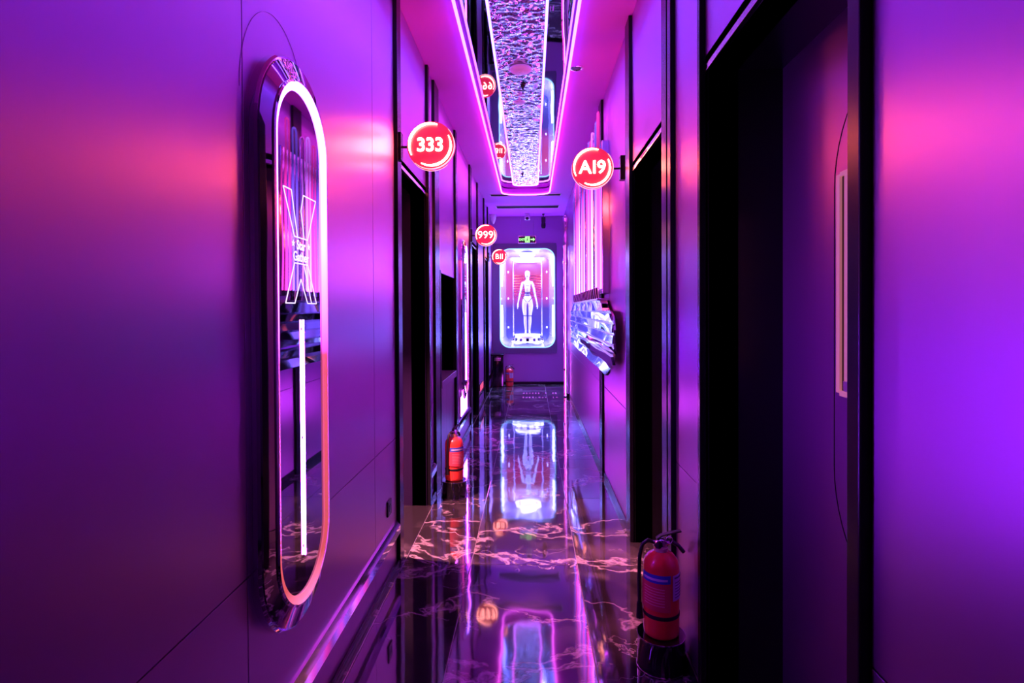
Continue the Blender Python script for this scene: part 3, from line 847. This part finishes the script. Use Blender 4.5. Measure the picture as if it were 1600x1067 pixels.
for s in (-1, 1):
    xe = xm + s * .30
    MB().tube([(xe, Y1 + DEP - .06, CZ0 + .2), (xe, Y1 + DEP - .06, CZ1 - .2)], .016, 10).build('post', M_CHROME, dc, 60)
    for (z0, z1) in ((CZ0 + .22, CZ0 + .86), (CZ1 - .75, CZ1 - .16)):     # tall blade lamps on the side walls
        n = 12; pts = []
        for i in range(n + 1):
            u = i / n; pts.append((u, .10 * math.sin(PI * min(1, u * .9 + .1)) ** .7))
        l0 = []; mbb = MB(); loops = []
        for u, wd in pts:
            z = z0 + (z1 - z0) * u
            xa = xm + s * (.5545 - .012 - .010); y = Y1 + .13
            loops.append([(xa - s * .015, y - wd * .6, z), (xa - s * .030, y + wd, z), (xa - s * .012, y + wd, z), (xa + s * .002, y - wd * .6, z)])
        mbb.strip(loops, True, True).build('blade_lamp', E_CASEW, dc, 40)
    for z in (CZ0 + .40, CZ0 + 1.0, CZ0 + 1.55):
        for y in (Y1 + .40,):
            MB().lathe([(.0, -.012), (.018, -.008), (.018, .008), (0, .012)], (xm + s * .40, y, z), 'X', 14).build('stud_lamp', E_CASEW, dc, 40)
cy = Y1 + .30
def torus(mb, c, R, r, seg=40, s2=10):
    mb.tube([(c[0] + R * math.cos(2 * PI * i / seg), c[1] + R * math.sin(2 * PI * i / seg), c[2]) for i in range(seg)], r, s2, True)
t_ = MB(); torus(t_, (xm, cy, CZ1 - .21), .235, .030); t_.build('ring_lamp', E_CASEW, dc, 60)
t_ = MB(); torus(t_, (xm, cy, CZ1 - .185), .14, .020); t_.build('ring_lamp', E_CASEW, dc, 60)
MB().lathe([(.15, 0), (.17, -.05), (.12, -.10), (.0, -.10)], (xm, cy, CZ1 - .05), 'Z', 32).build('ceiling_hub', M_WHITE, dc, 40)
MB().lathe([(.30, .0), (.31, .05), (.27, .09), (.25, .16), (.23, .185), (.0, .19)], (xm, cy, CZ0 + .075), 'Z', 40).build('pedestal', M_WHITE, dc, 40)
t_ = MB(); torus(t_, (xm, cy, CZ0 + .245), .245, .018); t_.build('pedestal_lamp', E_CASEW, dc, 60)
t_ = MB(); torus(t_, (xm, cy, CZ0 + .115), .315, .014); t_.build('pedestal_lamp', E_CASEW, dc, 60)
for i in range(7):
    a = PI + PI * (i + .5) / 7
    c = Vector((xm + .305 * math.cos(a), cy + .305 * math.sin(a), CZ0 + .14))
    MB().box(-.028, .028, -.02, .02, -.05, .05, .008, Matrix.Translation(c) @ Matrix.Rotation(a + PI / 2, 4, 'Z')).build('pedestal_block', M_TRIM if i % 2 else M_CHROME, dc)
def area(name, loc, aim, sx, sy, watt, col):
    l = bpy.data.lights.new(name, 'AREA'); l.shape = 'RECTANGLE'; l.size = sx; l.size_y = sy; l.energy = watt; l.color = col
    o = bpy.data.objects.new(name, l); COL.objects.link(o); o.location = loc
    o.rotation_euler = (Vector(aim) - Vector(loc)).to_track_quat('-Z', 'Y').to_euler()

area('case_fill_light', (xm, Y1 + .05, CZ1 - .10), (xm, cy, CZ0 + 1.2), .7, .06, 150, (.34, .34, 1.0))  # unseen fill lights added at the case front to brighten the figure
area('case_fill_light', (xm, Y1 + .05, CZ0 + .08), (xm, cy, CZ0 + .9), .7, .06, 80, (.34, .34, 1.0))

# robot figure in the case
ZB = CZ0 + .266
FH = 1.33
rb = thing('robot_mannequin', 'slender white robot figure standing on the pedestal in the display case', 'mannequin', (xm, cy, ZB))
def skin_body():
    k = FH / 1.75
    J = []; E = []; Rr = []
    def add(p, r, par=None):
        J.append(Vector((xm + p[0] * k, cy + p[1] * k, ZB + p[2] * k))); Rr.append(r * k)
        if par is not None: E.append((par, len(J) - 1))
        return len(J) - 1
    pelvis = add((0, 0, .95), .092)
    waist = add((0, 0, 1.09), .062, pelvis)
    chest = add((0, -.01, 1.26), .088, waist)
    up = add((0, 0, 1.38), .070, chest)
    neck = add((0, 0, 1.475), .036, up)
    h0 = add((0, -.01, 1.55), .062, neck)
    h1 = add((0, -.015, 1.64), .082, h0)
    add((0, 0, 1.715), .055, h1)
    for s in (-1, 1):
        hip = add((s * .082, 0, .88), .076, pelvis)
        th = add((s * .088, -.01, .70), .068, hip)
        kn = add((s * .066, -.015, .49), .043, th)
        ca = add((s * .064, .015, .34), .047, kn)
        an = add((s * .050, .01, .085), .027, ca)
        ft = add((s * .055, -.06, .035), .030, an)
        add((s * .060, -.15, .022), .022, ft)
        sh = add((s * .132, 0, 1.385), .042, up)
        ua = add((s * .170, .01, 1.24), .034, sh)
        el = add((s * .195, .015, 1.10), .029, ua)
        fa = add((s * .222, -.01, .99), .029, el)
        wr_ = add((s * .250, -.03, .86), .019, fa)
        pm = add((s * .262, -.04, .79), .026, wr_)
        for q in range(4):
            f1 = add((s * (.265 + .004 * q), -.075 + .023 * q, .735), .0085, pm)
            add((s * (.259 + .004 * q), -.080 + .024 * q, .675 + (.012 if q in (0, 3) else 0)), .0065, f1)
        th1 = add((s * .252, -.075, .765), .010, pm)
        add((s * .242, -.095, .725), .007, th1)
    me = bpy.data.meshes.new('body_shell')
    rl = root_loc(rb)
    me.from_pydata([tuple(v - rl) for v in J], E, [])
    o = obj('body_shell', me, M_BODY, rb)
    md = o.modifiers.new('skin', 'SKIN'); md.use_smooth_shade = True
    sv = me.skin_vertices[0].data
    for i, r in enumerate(Rr): sv[i].radius = (r, r * (.82 if i in (0, 1, 2, 3) else 1))
    sv[0].use_root = True
    ss = o.modifiers.new('subsurf', 'SUBSURF'); ss.levels = 2; ss.render_levels = 2
    dg = bpy.context.evaluated_depsgraph_get()
    m2 = bpy.data.meshes.new_from_object(o.evaluated_get(dg))
    o.modifiers.clear(); o.data = m2
    m2.polygons.foreach_set('use_smooth', [True] * len(m2.polygons))
    if not m2.materials: m2.materials.append(M_BODY)
    return k
k = skin_body()
T = lambda x, y, z: (xm + x * k, cy + y * k, ZB + z * k)
for (z, r) in ((1.13, .060), (1.09, .058), (1.05, .064)):
    t_ = MB(); t_.tube([T((r + .012) * math.cos(a), (r) * math.sin(a) * .9, z) for a in [2 * PI * i / 24 for i in range(24)]], .009 * k, 6, True); t_.build('waist_band', M_TRIM, rb, 60)
for s in (-1, 1):
    t_ = MB(); t_.tube([T(s * .066 + .050 * math.cos(a), -.015 + .050 * math.sin(a), .49) for a in [2 * PI * i / 20 for i in range(20)]], .008 * k, 6, True); t_.build('knee_joint', M_TRIM, rb, 60)
    t_ = MB(); t_.tube([T(s * .03, -.098, .87), T(s * .09, -.100, .94), T(s * .135, -.07, .99)], .009 * k, 6); t_.build('hip_seam', M_TRIM, rb, 60)
    MB().lathe([(0, -.02 * k), (.030 * k, -.012 * k), (.030 * k, .012 * k), (0, .02 * k)], T(s * .195, .015, 1.10), 'X', 14).build('elbow_joint', M_TRIM, rb, 40)
    MB().lathe([(.0, -.008 * k), (.012 * k, -.004 * k), (.012 * k, .004 * k), (0, .006 * k)], T(s * .032, -.092, 1.645), 'Y', 12).build('eye', M_BLACKP, rb, 40)
MB().box(*[v for p in zip(T(-.012, -.108, 1.585), T(.012, -.085, 1.622)) for v in p], .002).build('nose', M_BODY, rb)
MB().box(*[v for p in zip(T(-.022, -.082, 1.552), T(.022, -.06, 1.560)) for v in p], .001).build('mouth', M_BLACKP, rb)
MB().box(*[v for p in zip(T(-.05, -.125, 1.30), T(.05, -.09, 1.312)) for v in p], .001).build('chest_seam', M_TRIM, rb)

# ------------------------------------------------------------------ fire extinguishers and stands
def extinguisher(x, y, z, label, rz=0.0):
    t = thing('fire_extinguisher', label, 'fire extinguisher', (x, y, z), 'red fire extinguishers', rz)
    R, Hh = .0735, .345
    MB().lathe([(.0, .004), (R - .012, .0), (R - .002, .008), (R, .022), (R, Hh - .055), (R - .006, Hh - .03), (R - .022, Hh - .010), (.030, Hh + .002), (.026, Hh + .006), (0, Hh + .006)], seg=40).build('cylinder', M_RED, t, 45, True)
    MB().lathe([(0, Hh), (.029, Hh), (.029, Hh + .018), (.022, Hh + .022), (0, Hh + .022)], seg=24).build('collar', M_BRASS, t, 40, True)
    v = MB(); v.lathe([(0, Hh + .02), (.019, Hh + .02), (.019, Hh + .05), (.013, Hh + .055), (0, Hh + .056)], seg=20)
    v.lathe([(0, -.034), (.012, -.034), (.012, .034), (0, .034)], (0, 0, Hh + .036), 'X', 16)
    v.build('valve', M_CHROME_SOFT, t, 40, True)
    MB().lathe([(0, -.006), (.016, -.006), (.018, 0), (.016, .004), (0, .004)], (-.018, -.020, Hh + .036), 'Y', 20).build('gauge', M_CHROME, t, 40, True)
    up = [(-.02, 0, Hh + .052), (.0, 0, Hh + .064), (.045, 0, Hh + .074), (.085, 0, Hh + .080)]
    h = MB()
    for (a, c) in zip(up[:-1], up[1:]):
        h.faces([(a[0], -.011, a[2]), (c[0], -.011, c[2]), (c[0], .011, c[2]), (a[0], .011, a[2]), (a[0], -.011, a[2] + .005), (c[0], -.011, c[2] + .005), (c[0], .011, c[2] + .005), (a[0], .011, a[2] + .005)],
                [(0, 1, 2, 3), (7, 6, 5, 4), (0, 4, 5, 1), (1, 5, 6, 2), (2, 6, 7, 3), (3, 7, 4, 0)])
    h.build('squeeze_lever', M_BLACKP, t, None, True)
    low = MB().tube([(.012, 0, Hh + .046), (.045, 0, Hh + .040), (.075, 0, Hh + .020), (.098, 0, Hh - .008)], .0085, 8).build('carry_handle', M_BLACKP, t, 60, True)
    pin = MB(); pin.tube([(.030 + .014 * math.cos(a), -.016, Hh + .052 + .014 * math.sin(a)) for a in [2 * PI * i / 20 for i in range(20)]], .0018, 6, True); pin.build('pull_pin', M_CHROME, t, 60, True)
    hose = [(-.030, 0, Hh + .038), (-.055, 0, Hh + .048), (-.078, .004, Hh + .030), (-.088, .010, Hh - .02), (-.090, .014, Hh - .12), (-.088, .016, Hh - .22)]
    MB().tube(hose, .008, 10, False).build('hose', M_RUBBER, t, 60, True)
    MB().tube([(-.088, .016, Hh - .22), (-.087, .016, Hh - .285)], .011, 10, False, .015).build('nozzle', M_BLACKP, t, 60, True)
    MB().lathe([(R + .0012, .086), (R + .0022, .088), (R + .0022, .100), (R + .0012, .102)], seg=40).build('strap', M_RUBBER, t, 40, True)
    def wrap(a0, a1, z0, z1, m, name, rr, skew=0.0, par=t):
        n = 14; mb = MB(); loops = []
        for i in range(n + 1):
            a = math.radians(a0 + (a1 - a0) * i / n); c, s = math.cos(a), math.sin(a)
            sk = skew * i / n
            loops.append([(rr * c, rr * s, z0 + sk), ((rr + .0012) * c, (rr + .0012) * s, z0 + sk), ((rr + .0012) * c, (rr + .0012) * s, z1 + sk), (rr * c, rr * s, z1 + sk)])
        return mb.strip(loops, True, True).build(name, m, par, 40, True)
    lb = wrap(180, 282, .238, .272, M_LBL_BLUE, 'blue_label', R + .0012)
    wrap(190, 272, .249, .258, M_LBL_WHITE, 'label_print', R + .0026, 0, lb)
    tagp = wrap(178, 280, .128, .240, M_LBL_RED, 'hanging_tag', R + .0042, -.006)
    for q in range(7): wrap(196, 262, .150 + q * .0115, .1525 + q * .0115, M_INKP, 'tag_print', R + .0056, -.004, tagp)
    wl_ = wrap(290, 352, .165, .270, M_LBL_WHITE, 'white_label', R + .0014)
    wrap(296, 346, .256, .262, M_INK, 'label_print', R + .0028, 0, wl_)
    for q in range(6): wrap(298, 340, .178 + q * .012, .1805 + q * .012, M_INK, 'label_print', R + .0028, 0, wl_)
    return t
def stand(x, y, label, h=.138, r=.100):
    t = thing('extinguisher_stand', label, 'stand', (x, y, 0), 'black extinguisher stands')
    MB().lathe([(0, 0), (r, 0), (r + .002, .006), (r, .010), (r - .003, h - .012), (r, h - .006), (r - .002, h), (0, h)], seg=44).build('drum', M_GLASSK, t, 40, True)
    b_ = MB(); b_.tube([((r + .001) * math.cos(a), (r + .001) * math.sin(a), .005) for a in [2 * PI * i / 44 for i in range(44)]], .0022, 6, True); b_.build('bottom_rim', M_CHROME, t, 60, True)
    b_ = MB(); b_.tube([((r - .001) * math.cos(a), (r - .001) * math.sin(a), h - .002) for a in [2 * PI * i / 44 for i in range(44)]], .0018, 6, True); b_.build('top_rim', M_CHROME_SOFT, t, 60, True)
    return t
SX, SY = .540, 2.43
stand(SX, SY, 'black drum stand under the large near extinguisher')
extinguisher(SX, SY, .138, 'large near red extinguisher with blue label on the right', math.radians(6))
stand(-.625, 4.60, 'black drum stand under the extinguisher before the counter')
extinguisher(-.625, 4.60, .138, 'red extinguisher standing on the left in front of the counter', math.radians(70))
extinguisher(-.43, 11.30, .0, 'small distant red extinguisher on the floor by the far wall', math.radians(-20))

# ------------------------------------------------------------------ small things
bn = thing('waste_bin', 'tall black bin in the left corner by the far wall', 'bin', (-.66, 11.33, 0))
MB().box(-.795, -.545, 11.20, 11.46, 0, .60, .012).build('body', M_GLASSK, bn)
MB().box(-.797, -.543, 11.198, 11.462, .60, .635, .008).build('lid', M_TRIM, bn)
MB().box(-.72, -.60, 11.192, 11.20, .50, .57, .003).build('flap', M_CHROME_SOFT, bn)
so = thing('wall_socket', 'small dark socket plate low on the left wall before the door', 'socket', (XL, 3.17, .40))
MB().box(XL, XL + .009, 3.13, 3.21, .36, .445, .003).build('plate', M_BLACKP, so)
for y in (3.155, 3.185): MB().box(XL + .008, XL + .011, y - .006, y + .006, .385, .42, .001).build('insert', M_TRIM, so)
pq = thing('low_plaque', 'small glowing pink plaque low on the left wall near the end', 'plaque', (XL, 9.05, .22))
MB().box(XL, XL + .012, 8.75, 9.35, .225, .36, .003).build('frame', M_TRIM, pq)
MB().box(XL + .012, XL + .016, 8.78, 9.32, .24, .345, .002).build('lit_face', E_PLAQ, pq)
sl2 = thing('added_glow_lamp', 'added low lamp standing in for a white reflection under the far capsule mirror', 'wall light', (XL, 6.6, .42))
MB().box(XL, XL + .012, 6.36, 6.98, .29, .54, .004).build('frame', M_CHROME, sl2)
MB().box(XL + .010, XL + .018, 6.39, 6.95, .31, .52, .003).build('lit_face', E_ADDED_GLOW, sl2)  # added lamp, stands in for a bright reflection low on the wall
fd = thing('floor_lettering', 'rows of small worn pink characters printed on the floor near the far wall', 'floor print', (.1, 10.2, 0))
rr_ = random.Random(11); M_PRINT = mat('floor_print', (.85, .12, .45), .5)
def glyph(x, y, w, d):
    g_ = MB()
    for _ in range(3):
        if rr_.random() < .5: g_.box(x + rr_.random() * w * .3, x + w * (.6 + .4 * rr_.random()), y + rr_.random() * d * .8, y + rr_.random() * d * .8 + .02, .0002, .0012)
        else:
            xx = x + rr_.random() * w * .8; g_.box(xx, xx + .007, y, y + d, .0002, .0012)
    g_.build('character', M_PRINT, fd)
for yy in (9.75, 10.25):
    for i in range(8): glyph(-.16 + i * .055, yy, .034, .16)
    for i in range(2): glyph(.36 + i * .05, yy, .036, .18)
